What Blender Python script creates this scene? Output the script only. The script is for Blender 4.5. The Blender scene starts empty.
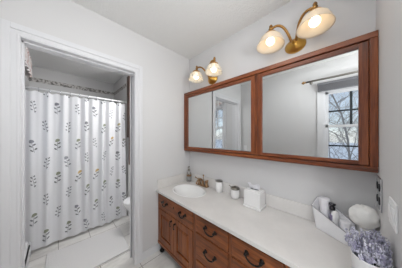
import bpy, bmesh, math, random
from math import sin, cos, pi, radians
from mathutils import Vector, Matrix

random.seed(7)
S = bpy.context.scene
COL = S.collection

# ------------------------------------------------------------------ camera
F_PX, YAW, CY, EYE = 143.02, 0.79, 135.77, 1.358
cd = bpy.data.cameras.new('camera')
cam = bpy.data.objects.new('camera', cd)
COL.objects.link(cam)
cam.location = (0, 0, EYE)
cam.rotation_euler = (pi / 2, 0, -YAW)
cd.sensor_width = 36
cd.lens = F_PX / 402 * 36
cd.shift_y = (CY - 134) / 402
cd.clip_start = 0.02
S.camera = cam

# ------------------------------------------------------------------ world, lights, exposure
S.view_settings.view_transform = 'Standard'
S.view_settings.look = 'None'
S.view_settings.exposure = 0.74
S.view_settings.gamma = 1.0
S.view_settings.use_curve_mapping = False
W = bpy.data.worlds.new('sky')
S.world = W
W.use_nodes = True
wn = W.node_tree
bg = wn.nodes['Background']
sky = wn.nodes.new('ShaderNodeTexSky')
sky.sky_type = 'NISHITA'
sky.sun_disc = False
sky.sun_elevation = radians(35)
sky.sun_rotation = radians(90)
sky.air_density = 1.0
sky.dust_density = 0.1
hz = wn.nodes.new('ShaderNodeMix')       # thin bright overcast in front of the blue
hz.data_type = 'RGBA'
hz.inputs[0].default_value = 0.86
hz.inputs[7].default_value = (2.75, 3.0, 3.35, 1)
wn.links.new(sky.outputs[0], hz.inputs[6])
wn.links.new(hz.outputs[2], bg.inputs[0])
bg.inputs[1].default_value = 0.22


def area(name, loc, target, sx, sy, power, color):
    l = bpy.data.lights.new(name, 'AREA')
    l.shape = 'RECTANGLE'
    l.size, l.size_y = sx, sy
    l.energy = power
    l.color = color
    o = bpy.data.objects.new(name, l)
    COL.objects.link(o)
    o.location = loc
    d = Vector(target) - Vector(loc)
    o.rotation_euler = d.to_track_quat('-Z', 'Y').to_euler()
    return o


# added fill lights, all out of view
area('rear_fill_light', (0.45, -1.12, 1.35), (0.5, 1.5, 1.45), 1.3, 1.9, 3.6, (0.96, 0.985, 1.0))  # unseen fill added behind the camera, facing the back wall
area('overhead_fill_light', (0.30, 0.48, 2.435), (0.40, 0.40, 0), 0.5, 0.5, 2.2, (0.97, 0.99, 1.0))  # overhead fill added for mirror wall and counter, no fixture
area('upward_fill_light', (0.55, -0.55, 1.70), (0.55, -0.2, 2.45), 0.6, 0.5, 14.5, (0.97, 0.99, 1.0))  # fill added behind the camera, aimed up to brighten the ceiling
area('side_fill_light', (-0.27, -0.50, 1.25), (1.3, 0.30, 1.0), 0.4, 1.3, 5.0, (0.97, 0.985, 1.0))  # side fill added towards the mirror wall, no window there
pl = bpy.data.lights.new('bath_fill_light', 'POINT')  # unseen point fill added to brighten the bath room and its ceiling
pl.energy = 13
pl.shadow_soft_size = 0.1
pl.color = (0.98, 0.99, 1.0)
po = bpy.data.objects.new('bath_fill_light', pl)
COL.objects.link(po)
po.location = (1.15, 1.95, 2.1)

# ------------------------------------------------------------------ materials
MAT = {}


def lin(c):
    return tuple(((x / 255) / 12.92 if x / 255 <= 0.04045 else ((x / 255 + 0.055) / 1.055) ** 2.4) for x in c) + (1.0,)


def mat(name, rgb=(200, 200, 200), rough=0.5, metal=0.0, **kw):
    m = bpy.data.materials.new(name)
    m.use_nodes = True
    b = m.node_tree.nodes['Principled BSDF']
    b.inputs['Base Color'].default_value = lin(rgb)
    b.inputs['Roughness'].default_value = rough
    b.inputs['Metallic'].default_value = metal
    for k, v in kw.items():
        b.inputs[k.replace('_', ' ')].default_value = v
    MAT[name] = m
    return m


class N:
    """small wrapper over a node tree"""
    def __init__(s, m):
        s.t = m.node_tree
        s.b = s.t.nodes.get('Principled BSDF')

    def node(s, kind, **kw):
        n = s.t.nodes.new(kind)
        for k, v in kw.items():
            setattr(n, k, v)
        return n

    def put(s, sock, v):
        if isinstance(v, (int, float, tuple)):
            sock.default_value = v
        else:
            s.t.links.new(v, sock)

    def math(s, op, a, b=0.0, c=0.0):
        n = s.node('ShaderNodeMath', operation=op)
        s.put(n.inputs[0], a)
        s.put(n.inputs[1], b)
        s.put(n.inputs[2], c)
        return n.outputs[0]

    def mix(s, f, a, b):
        n = s.node('ShaderNodeMix', data_type='RGBA')
        s.put(n.inputs[0], f)
        s.put(n.inputs[6], a)
        s.put(n.inputs[7], b)
        return n.outputs[2]

    def coord(s, out='Object'):
        return s.node('ShaderNodeTexCoord').outputs[out]

    def mapping(s, v, scale=(1, 1, 1), loc=(0, 0, 0)):
        n = s.node('ShaderNodeMapping')
        s.put(n.inputs[0], v)
        n.inputs['Location'].default_value = loc
        n.inputs['Scale'].default_value = scale
        return n.outputs[0]

    def noise(s, v, scale, detail=3.0, rough=0.5):
        n = s.node('ShaderNodeTexNoise')
        s.put(n.inputs['Vector'], v)
        n.inputs['Scale'].default_value = scale
        n.inputs['Detail'].default_value = detail
        n.inputs['Roughness'].default_value = rough
        return n.outputs[0]

    def ramp(s, f, stops):
        n = s.node('ShaderNodeValToRGB')
        s.put(n.inputs[0], f)
        e = n.color_ramp.elements
        while len(e) < len(stops):
            e.new(0.5)
        for el, (p, c) in zip(e, stops):
            el.position = p
            el.color = lin(c) if len(c) == 3 else c
        return n.outputs[0]

    def bump(s, h, strength, dist=0.01):
        n = s.node('ShaderNodeBump')
        n.inputs['Strength'].default_value = strength
        n.inputs['Distance'].default_value = dist
        s.put(n.inputs['Height'], h)
        s.t.links.new(n.outputs[0], s.b.inputs['Normal'])

    def color(s, c):
        s.put(s.b.inputs['Base Color'], c)


def wood(name, scale, base=((62, 27, 9), (132, 70, 30), (172, 104, 54)), rough=0.32):
    m = mat(name, base[1], rough)
    n = N(m)
    v = n.coord()
    big = n.noise(n.mapping(v, scale), 1.0, 5, 0.6)
    fine = n.noise(n.mapping(v, tuple(x * 4 for x in scale)), 1.0, 4, 0.7)
    f = n.math('ADD', n.math('MULTIPLY', big, 0.65), n.math('MULTIPLY', fine, 0.35))
    n.color(n.ramp(f, [(0.3, base[0]), (0.5, base[1]), (0.7, base[2])]))
    n.bump(fine, 0.08, 0.002)
    return m


def paint(name, rgb, rough=0.6, scale=160, strength=0.06):
    m = mat(name, rgb, rough)
    n = N(m)
    n.bump(n.noise(n.coord(), scale, 3), strength, 0.003)
    return m


paint('wall_paint', (216, 215, 215))
paint('bath_paint', (206, 205, 204))
paint('trim_paint', (222, 222, 224), 0.35, 60, 0.03)
m = paint('ceiling_texture', (243, 242, 240), 0.9)
n = N(m)
v = n.coord()
n.bump(n.math('ADD', n.noise(v, 70, 4, 0.7), n.math('MULTIPLY', n.noise(v, 220, 2), 0.4)), 0.9, 0.012)

wood('cherry_rail', (26, 1.6, 26))
wood('cherry_stile', (26, 26, 1.6))
wood('mirror_cherry_rail', (26, 1.6, 26), ((58, 24, 9), (120, 61, 30), (158, 92, 51)), 0.28)
wood('mirror_cherry_stile', (26, 26, 1.6), ((58, 24, 9), (120, 61, 30), (158, 92, 51)), 0.28)
wood('dark_oak', (30, 30, 2), ((36, 22, 15), (74, 48, 34), (98, 66, 46)), 0.45)

# counter, tiles
m = mat('cultured_marble', (226, 223, 220), 0.22)
n = N(m)
n.color(n.ramp(n.noise(n.coord(), 4.5, 6, 0.65), [(0.35, (220, 217, 214)), (0.65, (229, 226, 223))]))
mat('basin_white', (246, 246, 245), 0.1)
mat('porcelain', (240, 240, 240), 0.12)
m = mat('floor_tile', (214, 209, 203), 0.3)
n = N(m)
v = n.coord()
sx = n.node('ShaderNodeSeparateXYZ')
n.put(sx.inputs[0], v)


def joint(sock, off, size, half):
    f = n.math('FRACT', n.math('DIVIDE', n.math('ADD', sock, 20 * size - off), size))
    d = n.math('MULTIPLY', n.math('ABSOLUTE', n.math('SUBTRACT', f, 0.5)), size)
    return n.math('GREATER_THAN', d, size / 2 - half)


jx = joint(sx.outputs[0], 0.015, 0.305, 0.0028)
jy = joint(sx.outputs[1], 1.79, 0.305, 0.0028)
j = n.math('MAXIMUM', jx, jy)
warp = n.noise(n.mapping(v, (2.2, 5.0, 1)), 1.6, 8, 0.62)
tile = n.ramp(warp, [(0.32, (204, 201, 197)), (0.5, (226, 223, 219)), (0.7, (234, 232, 229))])
n.color(n.mix(j, tile, lin((150, 144, 138))))
n.bump(n.math('SUBTRACT', 1.0, j), 0.3, 0.002)

# metals, glass, plastics
mat('brass', (224, 178, 92), 0.38, 1.0)
mat('aged_brass', (168, 126, 74), 0.32, 1.0)
mat('bronze', (160, 130, 100), 0.3, 0.9)
mat('black_iron', (34, 31, 30), 0.38, 0.6)
mat('chrome', (205, 206, 210), 0.12, 1.0)
mat('nickel', (150, 146, 138), 0.3, 1.0)
mat('white_plastic', (240, 240, 240), 0.35)
mat('off_white_ceramic', (238, 237, 236), 0.25)
mat('dark_slot', (40, 40, 42), 0.6)
mat('mirror_silver', (212, 214, 214), 0.0, 1.0)
mat('black_sash', (26, 34, 40), 0.4)
mat('terry_white', (244, 243, 247), 0.95)
n = N(MAT['terry_white'])
n.bump(n.noise(n.coord(), 260, 2), 0.5, 0.004)
m = mat('bath_mat_pile', (222, 220, 219), 0.95)
n = N(m)
n.bump(n.noise(n.coord(), 130, 3), 0.7, 0.006)
m = mat('caddy_canvas', (246, 245, 247), 0.8)
n = N(m)
n.bump(n.noise(n.mapping(n.coord(), (1, 1, 3)), 90, 2), 0.3, 0.003)
mat('caddy_piping', (168, 167, 172), 0.7)
mat('lilac_label', (150, 142, 172), 0.5)
mat('black_plastic', (28, 26, 34), 0.35)
m = mat('lavender_bloom', (168, 164, 192), 0.9)
n = N(m)
n.color(n.ramp(n.noise(n.coord(), 40, 1), [(0.35, (166, 162, 188)), (0.5, (194, 192, 210)), (0.66, (220, 219, 230))]))
mat('lavender_stem', (150, 152, 156), 0.8)
mat('soil', (52, 46, 44), 0.95)
mat('snow', (236, 240, 246), 0.9)
mat('bark', (160, 154, 150), 0.9)
mat('blind_vinyl', (112, 112, 116), 0.5)


def glass(name, tint, gloss=0.08, alpha_rough=0.02):
    m = bpy.data.materials.new(name)
    m.use_nodes = True
    t = m.node_tree
    t.nodes.remove(t.nodes['Principled BSDF'])
    o = t.nodes['Material Output']
    a = t.nodes.new('ShaderNodeBsdfTransparent')
    a.inputs[0].default_value = tint
    g = t.nodes.new('ShaderNodeBsdfGlossy')
    g.inputs['Roughness'].default_value = alpha_rough
    lw = t.nodes.new('ShaderNodeLayerWeight')
    lw.inputs[0].default_value = 0.3
    mul = t.nodes.new('ShaderNodeMath')
    mul.operation = 'MULTIPLY_ADD'
    mul.inputs[1].default_value = 0.6
    mul.inputs[2].default_value = gloss
    t.links.new(lw.outputs['Fresnel'], mul.inputs[0])
    mx = t.nodes.new('ShaderNodeMixShader')
    t.links.new(mul.outputs[0], mx.inputs[0])
    t.links.new(a.outputs[0], mx.inputs[1])
    t.links.new(g.outputs[0], mx.inputs[2])
    t.links.new(mx.outputs[0], o.inputs[0])
    MAT[name] = m


glass('window_glass', (0.97, 0.98, 0.99, 1), 0.0)
glass('bottle_glass', (0.95, 0.96, 0.965, 1), 0.05)


def shade_glass(name, rgb, transp):
    m = bpy.data.materials.new(name)
    m.use_nodes = True
    t = m.node_tree
    t.nodes.remove(t.nodes['Principled BSDF'])
    o = t.nodes['Material Output']
    tl = t.nodes.new('ShaderNodeBsdfTranslucent')
    tl.inputs[0].default_value = lin(rgb)
    df = t.nodes.new('ShaderNodeBsdfPrincipled')
    df.inputs['Base Color'].default_value = lin(rgb)
    df.inputs['Roughness'].default_value = 0.2
    m1 = t.nodes.new('ShaderNodeMixShader')
    m1.inputs[0].default_value = 0.62
    t.links.new(tl.outputs[0], m1.inputs[1])
    t.links.new(df.outputs[0], m1.inputs[2])
    tr = t.nodes.new('ShaderNodeBsdfTransparent')
    m2 = t.nodes.new('ShaderNodeMixShader')
    m2.inputs[0].default_value = transp
    t.links.new(m1.outputs[0], m2.inputs[1])
    t.links.new(tr.outputs[0], m2.inputs[2])
    t.links.new(m2.outputs[0], o.inputs[0])
    MAT[name] = m


shade_glass('alabaster_glass', (240, 230, 214), 0.18)
shade_glass('cut_glass', (240, 236, 226), 0.34)


def emit(name, rgb, strength):
    m = bpy.data.materials.new(name)
    m.use_nodes = True
    b = m.node_tree.nodes['Principled BSDF']
    b.inputs['Base Color'].default_value = lin(rgb)
    b.inputs['Emission Color'].default_value = lin(rgb)
    b.inputs['Emission Strength'].default_value = strength
    MAT[name] = m


emit('lit_bulb', (255, 236, 205), 3.2)

# shower curtain cloth: rows of little flower sprigs
m = mat('sprig_cloth', (246, 246, 248), 0.8)
n = N(m)
sx = n.node('ShaderNodeSeparateXYZ')
n.put(sx.inputs[0], n.coord())
CW, CH = 0.098, 0.44
X = n.math('ADD', sx.outputs[0], 10 * CW + 0.049)
col = n.math('FLOOR', n.math('DIVIDE', X, CW))
odd = n.math('MODULO', col, 2.0)
ZZ = n.math('ADD', n.math('ADD', sx.outputs[2], 0.115), n.math('MULTIPLY', odd, CH / 2))
row = n.math('FLOOR', n.math('DIVIDE', ZZ, CH))
lx = n.math('MULTIPLY', n.math('SUBTRACT', n.math('FRACT', n.math('DIVIDE', X, CW)), 0.5), CW)
lz = n.math('MULTIPLY', n.math('SUBTRACT', n.math('FRACT', n.math('DIVIDE', ZZ, CH)), 0.5), CH)
cx = n.node('ShaderNodeCombineXYZ')
n.put(cx.inputs[0], col)
n.put(cx.inputs[1], row)
wnz = n.node('ShaderNodeTexWhiteNoise', noise_dimensions='2D')
n.put(wnz.inputs['Vector'], cx.outputs[0])
rnd = wnz.outputs['Value']
sc = n.node('ShaderNodeSeparateXYZ')
n.put(sc.inputs[0], wnz.outputs['Color'])
lx = n.math('ADD', lx, n.math('MULTIPLY', n.math('SUBTRACT', sc.outputs[0], 0.5), 0.022))
lz = n.math('ADD', lz, n.math('MULTIPLY', n.math('SUBTRACT', sc.outputs[1], 0.5), 0.05))
lx = n.math('ADD', lx, n.math('MULTIPLY', lz, n.math('MULTIPLY', n.math('SUBTRACT', rnd, 0.5), 0.5)))


def ell(cx_, cz_, rx, rz, ang=0):
    dx = n.math('SUBTRACT', lx, cx_)
    dz = n.math('SUBTRACT', lz, cz_)
    c_, s_ = cos(ang), sin(ang)
    a = n.math('ADD', n.math('MULTIPLY', dx, c_ / rx), n.math('MULTIPLY', dz, s_ / rx))
    b = n.math('ADD', n.math('MULTIPLY', dx, -s_ / rz), n.math('MULTIPLY', dz, c_ / rz))
    return n.math('LESS_THAN', n.math('ADD', n.math('MULTIPLY', a, a), n.math('MULTIPLY', b, b)), 1.0)


lx = n.math('MULTIPLY', lx, 0.80)
lz = n.math('MULTIPLY', lz, 0.82)
leaf = ell(0, -0.014, 0.0016, 0.060)
for (a_, b_, r_) in ((0.013, 0.008, 0.7), (-0.013, -0.008, 2.4), (0.015, -0.034, 0.8), (-0.013, -0.050, 2.3)):
    leaf = n.math('MAXIMUM', leaf, ell(a_, b_, 0.0125, 0.0060, r_))
twig = ell(0.002, 0.0, 0.0013, 0.062, 0.10)
for (a_, b_, r_) in ((0.010, 0.050, 1.1), (-0.008, 0.040, 2.0), (0.012, 0.022, 0.8), (-0.012, 0.008, 2.3), (0.013, -0.010, 0.6), (-0.011, -0.028, 2.5), (0.009, -0.045, 0.9)):
    twig = n.math('MAXIMUM', twig, ell(a_, b_, 0.0088, 0.0048, r_))
kind = n.math('GREATER_THAN', n.math('FRACT', n.math('MULTIPLY', rnd, 7.31)), 0.52)
nokind = n.math('SUBTRACT', 1.0, kind)
leaf = n.math('MAXIMUM', n.math('MULTIPLY', leaf, nokind), n.math('MULTIPLY', twig, kind))
head = n.math('MULTIPLY', nokind, n.math('MAXIMUM', ell(0.001, 0.040, 0.016, 0.0145), ell(-0.009, 0.028, 0.008, 0.007)))
leafc = n.mix(sc.outputs[2], lin((34, 38, 42)), lin((112, 114, 122)))
headc = n.ramp(rnd, [(0.0, (206, 168, 82)), (0.12, (206, 168, 82)), (0.16, (126, 134, 98)), (0.55, (142, 148, 120)), (0.6, (110, 112, 120)), (1.0, (140, 142, 150))])
c = n.mix(leaf, lin((246, 246, 248)), leafc)
n.color(n.mix(head, c, headc))
b = n.b
b.inputs['Transmission Weight'].default_value = 0.0
tl = n.node('ShaderNodeBsdfTranslucent')
tl.inputs[0].default_value = lin((236, 236, 240))
mx = n.node('ShaderNodeMixShader')
mx.inputs[0].default_value = 0.22
n.t.links.new(b.outputs[0], mx.inputs[1])
n.t.links.new(tl.outputs[0], mx.inputs[2])
n.t.links.new(mx.outputs[0], n.t.nodes['Material Output'].inputs[0])

# wallpaper border and window valance prints
m = mat('paper_border', (190, 186, 180), 0.7)
n = N(m)
v = n.coord()
fl = n.noise(v, 26, 3, 0.6)
n.color(n.ramp(fl, [(0.40, (112, 110, 106)), (0.47, (146, 142, 138)), (0.54, (196, 192, 188)), (0.7, (206, 202, 198))]))
m = mat('valance_print', (226, 220, 216), 0.8)
n = N(m)
n.color(n.ramp(n.noise(n.coord(), 17, 2, 0.5), [(0.32, (172, 134, 130)), (0.39, (192, 166, 162)), (0.46, (208, 204, 202)), (0.8, (212, 208, 206))]))
m = mat('puff_net', (244, 243, 240), 0.9)


# ------------------------------------------------------------------ mesh builder
ORIGIN = {}


class MB:
    def __init__(s):
        s.v, s.f, s.sm = [], [], []

    def add(s, vs, fs, smooth=False):
        o = len(s.v)
        s.v += [Vector(p) for p in vs]
        s.f += [tuple(i + o for i in f) for f in fs]
        s.sm += [smooth] * len(fs)
        return s

    def box(s, x0, x1, y0, y1, z0, z1):
        vs = [(x, y, z) for z in (z0, z1) for y in (y0, y1) for x in (x0, x1)]
        return s.add(vs, [(0, 2, 3, 1), (4, 5, 7, 6), (0, 1, 5, 4), (2, 6, 7, 3), (0, 4, 6, 2), (1, 3, 7, 5)])

    def lathe(s, c, prof, axis=(0, 0, 1), seg=28, ell=(1, 1), ribs=0, ribamp=0.0, smooth=True):
        a = Vector(axis).normalized()
        q = Vector((0, 0, 1)).rotation_difference(a)
        c = Vector(c)
        vs, fs = [], []
        for k, (r, h) in enumerate(prof):
            for i in range(seg):
                t = 2 * pi * i / seg
                rr = r * (1 + ribamp * cos(ribs * t)) if ribs else r
                vs.append(c + q @ Vector((rr * cos(t) * ell[0], rr * sin(t) * ell[1], h)))
        for k in range(len(prof) - 1):
            for i in range(seg):
                j = (i + 1) % seg
                fs.append((k * seg + i, k * seg + j, (k + 1) * seg + j, (k + 1) * seg + i))
        if prof[0][0] > 1e-4:
            fs.append(tuple(reversed(range(seg))))
        if prof[-1][0] > 1e-4:
            fs.append(tuple(range((len(prof) - 1) * seg, len(prof) * seg)))
        return s.add(vs, fs, smooth)

    def shell(s, c, prof, **kw):
        """open profile, no caps"""
        n0 = len(s.f)
        s.lathe(c, prof, **kw)
        keep = [(f, t) for f, t in zip(s.f[n0:], s.sm[n0:]) if len(f) == 4]
        s.f[n0:] = [k[0] for k in keep]
        s.sm[n0:] = [k[1] for k in keep]
        return s

    def tube(s, pts, r, seg=10, taper=None):
        pts = [Vector(p) for p in pts]
        vs, fs = [], []
        up = Vector((0.13, 0.31, 0.94))
        for k, p in enumerate(pts):
            d = (pts[min(k + 1, len(pts) - 1)] - pts[max(k - 1, 0)]).normalized()
            a = d.cross(up)
            if a.length < 1e-3:
                a = d.cross(Vector((1, 0, 0)))
            a.normalize()
            b_ = d.cross(a)
            rr = r if taper is None else r + (taper - r) * k / (len(pts) - 1)
            for i in range(seg):
                t = 2 * pi * i / seg
                vs.append(p + (a * cos(t) + b_ * sin(t)) * rr)
        for k in range(len(pts) - 1):
            for i in range(seg):
                j = (i + 1) % seg
                fs.append((k * seg + i, k * seg + j, (k + 1) * seg + j, (k + 1) * seg + i))
        fs += [tuple(reversed(range(seg))), tuple(range((len(pts) - 1) * seg, len(pts) * seg))]
        return s.add(vs, fs, True)

    def ball(s, c, rx, ry=None, rz=None, seg=16, rings=10):
        ry, rz = ry or rx, rz or rx
        vs = [Vector(c) + Vector((0, 0, -rz))]
        for k in range(1, rings):
            p = -pi / 2 + pi * k / rings
            for i in range(seg):
                t = 2 * pi * i / seg
                vs.append(Vector(c) + Vector((rx * cos(p) * cos(t), ry * cos(p) * sin(t), rz * sin(p))))
        vs.append(Vector(c) + Vector((0, 0, rz)))
        fs = [(0, 1 + (i + 1) % seg, 1 + i) for i in range(seg)]
        for k in range(rings - 2):
            for i in range(seg):
                j = (i + 1) % seg
                fs.append((1 + k * seg + i, 1 + k * seg + j, 1 + (k + 1) * seg + j, 1 + (k + 1) * seg + i))
        top = len(vs) - 1
        o = 1 + (rings - 2) * seg
        fs += [(o + i, o + (i + 1) % seg, top) for i in range(seg)]
        return s.add(vs, fs, True)

    def prism(s, poly, y0, y1, axis='y'):
        """poly of (a,b) extruded: axis y -> (a,y,b); axis z -> (a,b,z); axis x -> (x,a,b)"""
        k = len(poly)
        put = {'y': lambda a, b, h: (a, h, b), 'z': lambda a, b, h: (a, b, h), 'x': lambda a, b, h: (h, a, b)}[axis]
        vs = [put(a, b, y0) for a, b in poly] + [put(a, b, y1) for a, b in poly]
        fs = [tuple(range(k)), tuple(reversed(range(k, 2 * k)))] + [(i, k + i, k + (i + 1) % k, (i + 1) % k) for i in range(k)]
        return s.add(vs, fs)

    def build(s, name, material, parent=None, origin=(0, 0, 0), bevel=0.0, seg=2, solid=0.0, sub=0):
        if parent is not None:
            origin = ORIGIN[parent.name]
        o3 = Vector(origin)
        me = bpy.data.meshes.new(name)
        me.from_pydata([p - o3 for p in s.v], [], s.f)
        me.polygons.foreach_set('use_smooth', s.sm)
        bm = bmesh.new()
        bm.from_mesh(me)
        bmesh.ops.recalc_face_normals(bm, faces=bm.faces)
        bm.to_mesh(me)
        bm.free()
        me.materials.append(MAT[material])
        o = bpy.data.objects.new(name, me)
        COL.objects.link(o)
        if parent is not None:
            o.parent = parent
        else:
            o.location = o3
        ORIGIN[o.name] = tuple(origin)
        if solid:
            q = o.modifiers.new('thickness', 'SOLIDIFY')
            q.thickness = solid
            q.offset = 0
        if sub:
            q = o.modifiers.new('smooth', 'SUBSURF')
            q.levels = q.render_levels = sub
        if bevel:
            q = o.modifiers.new('bevel', 'BEVEL')
            q.width = bevel
            q.segments = seg
            q.limit_method = 'ANGLE'
            q.angle_limit = radians(40)
        return o


def thing(name, label, cat, loc=(0, 0, 0), group=None):
    o = bpy.data.objects.new(name, None)
    o.empty_display_size = 0.05
    COL.objects.link(o)
    o.location = loc
    ORIGIN[o.name] = tuple(loc)
    return tag(o, label, cat, group)


def tag(o, label, cat, group=None):
    o['label'] = label
    o['category'] = cat
    if group:
        o['group'] = group
    return o


def structure(o):
    o['kind'] = 'structure'
    return o


def copy_tree(o, parent=None):
    c = o.copy()
    COL.objects.link(c)
    if parent is not None:
        c.parent = parent
    for ch in list(o.children):
        copy_tree(ch, c)
    return c


def arc(fn, k):
    return [fn(i / (k - 1)) for i in range(k)]


def bez(p0, p1, p2, p3, k=14):
    p0, p1, p2, p3 = map(Vector, (p0, p1, p2, p3))
    return [p0 * (1 - t) ** 3 + p1 * 3 * t * (1 - t) ** 2 + p2 * 3 * t * t * (1 - t) + p3 * t ** 3 for t in [i / (k - 1) for i in range(k)]]


# ------------------------------------------------------------------ the room
WX, BY, RY, LX, CZ = 1.337, 1.558, -0.14, -0.30, 2.45
TBY, TX, BX = 3.43, 0.85, 1.55          # tub back wall, tub end wall, bath right wall
DL, DR, DH = -0.188, 0.612, 2.041        # door opening
structure(MB().box(LX - 0.12, BX + 0.12, -1.32, TBY + 0.12, -0.1, 0).build('floor', 'floor_tile'))
structure(MB().box(LX - 0.12, BX + 0.12, -1.32, TBY + 0.12, CZ, CZ + 0.1).build('ceiling', 'ceiling_texture'))
b = MB().box(LX, DL, BY, BY + 0.12, 0, CZ).box(DR, BX, BY, BY + 0.12, 0, CZ).box(DL, DR, BY, BY + 0.12, DH, CZ)
structure(b.build('wall_back', 'wall_paint'))
structure(MB().box(WX, WX + 0.12, -1.2, BY, 0, CZ).build('wall_right', 'wall_paint'))
structure(MB().box(0.76, WX, RY - 0.12, RY, 0, CZ).build('wall_front', 'wall_paint'))
structure(MB().box(LX, WX + 0.12, -1.32, -1.2, 0, CZ).build('wall_rear', 'wall_paint'))
# left wall with its two window openings
W1 = (-0.372, 0.205, 0.965, 2.03)
W2 = (2.02, 2.49, 1.02, 2.06)
b = MB()
x0, x1 = LX - 0.12, LX
b.box(x0, x1, -1.32, W1[0], 0, CZ).box(x0, x1, W1[1], W2[0], 0, CZ).box(x0, x1, W2[1], TBY + 0.12, 0, CZ)
for w in (W1, W2):
    b.box(x0, x1, w[0], w[1], 0, w[2]).box(x0, x1, w[0], w[1], w[3], CZ)
structure(b.build('wall_left', 'wall_paint'))
structure(MB().box(LX, BX + 0.12, TBY, TBY + 0.12, 0, CZ).build('wall_bath_back', 'bath_paint'))
structure(MB().box(BX, BX + 0.12, BY + 0.12, TBY, 0, CZ).build('wall_bath_right', 'bath_paint'))
structure(MB().box(TX, BX, 2.57, TBY, 0, CZ).build('wall_bath_partition', 'bath_paint'))

# door frame: jamb lining with stop, moulded casing
b = MB().box(DL, DL + 0.016, BY - 0.002, BY + 0.122, 0, DH).box(DR - 0.016, DR, BY - 0.002, BY + 0.122, 0, DH).box(DL, DR, BY - 0.002, BY + 0.122, DH - 0.016, DH)
b.box(DL + 0.016, DL + 0.026, BY + 0.04, BY + 0.075, 0, DH - 0.016).box(DL, DR, BY + 0.04, BY + 0.075, DH - 0.026, DH - 0.016)
door = structure(b.build('door_1', 'trim_paint'))


def casing(name, yf, s, a, bx, top, wid):
    """three sided moulded casing round the opening, on the wall face yf; s=-1 faces the camera"""
    b = MB()
    for (o0, o1, t) in ((0.0, wid, 0.012), (wid * 0.52, wid, 0.020), (0.006, wid * 0.2, 0.016)):
        y0, y1 = sorted((yf, yf + s * t))
        b.box(a - o1, a - o0, y0, y1, 0, top + o1).box(bx + o0, bx + o1, y0, y1, 0, top + o1).box(a - o0, bx + o0, y0, y1, top + o0, top + o1)
    return structure(b.build(name, 'trim_paint', bevel=0.002))


casing('trim_1', BY, -1, DL + 0.016, DR - 0.036, DH - 0.016, 0.080)
casing('trim_2', BY + 0.12, 1, DL + 0.016, DR - 0.036, DH - 0.016, 0.080)


def base(name, x0, x1, y0, y1):
    return structure(MB().box(x0, x1, y0, y1, 0, 0.085).build(name, 'trim_paint', bevel=0.005))


base('baseboard_back', DR + 0.044, WX, BY - 0.014, BY)
base('baseboard_left', LX, LX + 0.014, -1.2, BY)
base('baseboard_bath_back', TX, BX, 2.556, 2.57)
base('baseboard_bath_right', BX - 0.014, BX, BY + 0.12, 2.556)
base('baseboard_rear', LX + 0.014, WX, -1.2, -1.186)
# wallpaper border round the top of the tub alcove
b = MB().box(LX, TX, TBY - 0.002, TBY, 2.205, 2.268).box(TX - 0.002, TX, 2.66, TBY, 2.205, 2.268).box(LX, LX + 0.002, 2.66, TBY, 2.205, 2.268)
structure(b.build('trim_3', 'paper_border'))


# windows in the left wall: casing, two sashes, muntins, panes
def window(name, w, casew, meet, upper_v, upper_h, lower_h):
    y0, y1, z0, z1 = w
    b = MB()
    b.box(LX, LX + 0.018, y0 - casew, y0, z0, z1 + casew).box(LX, LX + 0.018, y1, y1 + casew, z0, z1 + casew).box(LX, LX + 0.018, y0, y1, z1, z1 + casew)
    b.box(LX, LX + 0.016, y0 - casew, y1 + casew, z0 - 0.08, z0 - 0.02)
    for a, c_ in ((y0, y0 + 0.018), (y1 - 0.018, y1)):
        b.box(LX - 0.12, LX, a, c_, z0, z1)
    b.box(LX - 0.12, LX, y0, y1, z1 - 0.018, z1)
    win = structure(b.build(name, 'trim_paint', bevel=0.002))
    MB().box(LX - 0.12, LX + 0.04, y0 - casew - 0.015, y1 + casew + 0.015, z0 - 0.02, z0 + 0.006).build('window_sill', 'trim_paint', win, bevel=0.003)
    a, c_ = y0 + 0.018, y1 - 0.018
    for (xa, zb, zt) in ((LX - 0.085, meet - 0.012, z1 - 0.018), (LX - 0.05, z0 + 0.006, meet + 0.02)):
        s = MB().box(xa - 0.016, xa + 0.016, a, a + 0.036, zb, zt).box(xa - 0.016, xa + 0.016, c_ - 0.036, c_, zb, zt)
        s.box(xa - 0.016, xa + 0.016, a, c_, zt - 0.034, zt).box(xa - 0.016, xa + 0.016, a, c_, zb, zb + 0.036)
        sash = s.build('sash', 'trim_paint', win, bevel=0.002)
        MB().box(xa - 0.002, xa + 0.002, a + 0.03, c_ - 0.03, zb + 0.03, zt - 0.03).build('pane', 'window_glass', sash)
        g = MB()
        if zb > meet - 0.05:
            g.box(xa - 0.008, xa + 0.008, upper_v - 0.013, upper_v + 0.013, zb + 0.03, zt - 0.03)
            g.box(xa - 0.007, xa + 0.007, a + 0.03, c_ - 0.03, upper_h - 0.011, upper_h + 0.011)
        else:
            g.box(xa - 0.007, xa + 0.007, a + 0.03, c_ - 0.03, lower_h - 0.010, lower_h + 0.010)
        g.build('muntin', 'black_sash' if name == 'window_1' else 'trim_paint', sash)
    return win


window('window_1', W1, 0.07, 1.494, -0.083, 1.72, 1.215)
window('window_2', W2, 0.08, 1.55, 2.255, 1.80, 1.30)

# ------------------------------------------------------------------ outside: snow and bare trees
g = MB().box(-60, -0.6, -40, 50, -0.9, -0.8).build('snowy_ground', 'snow')
structure(g)


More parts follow.
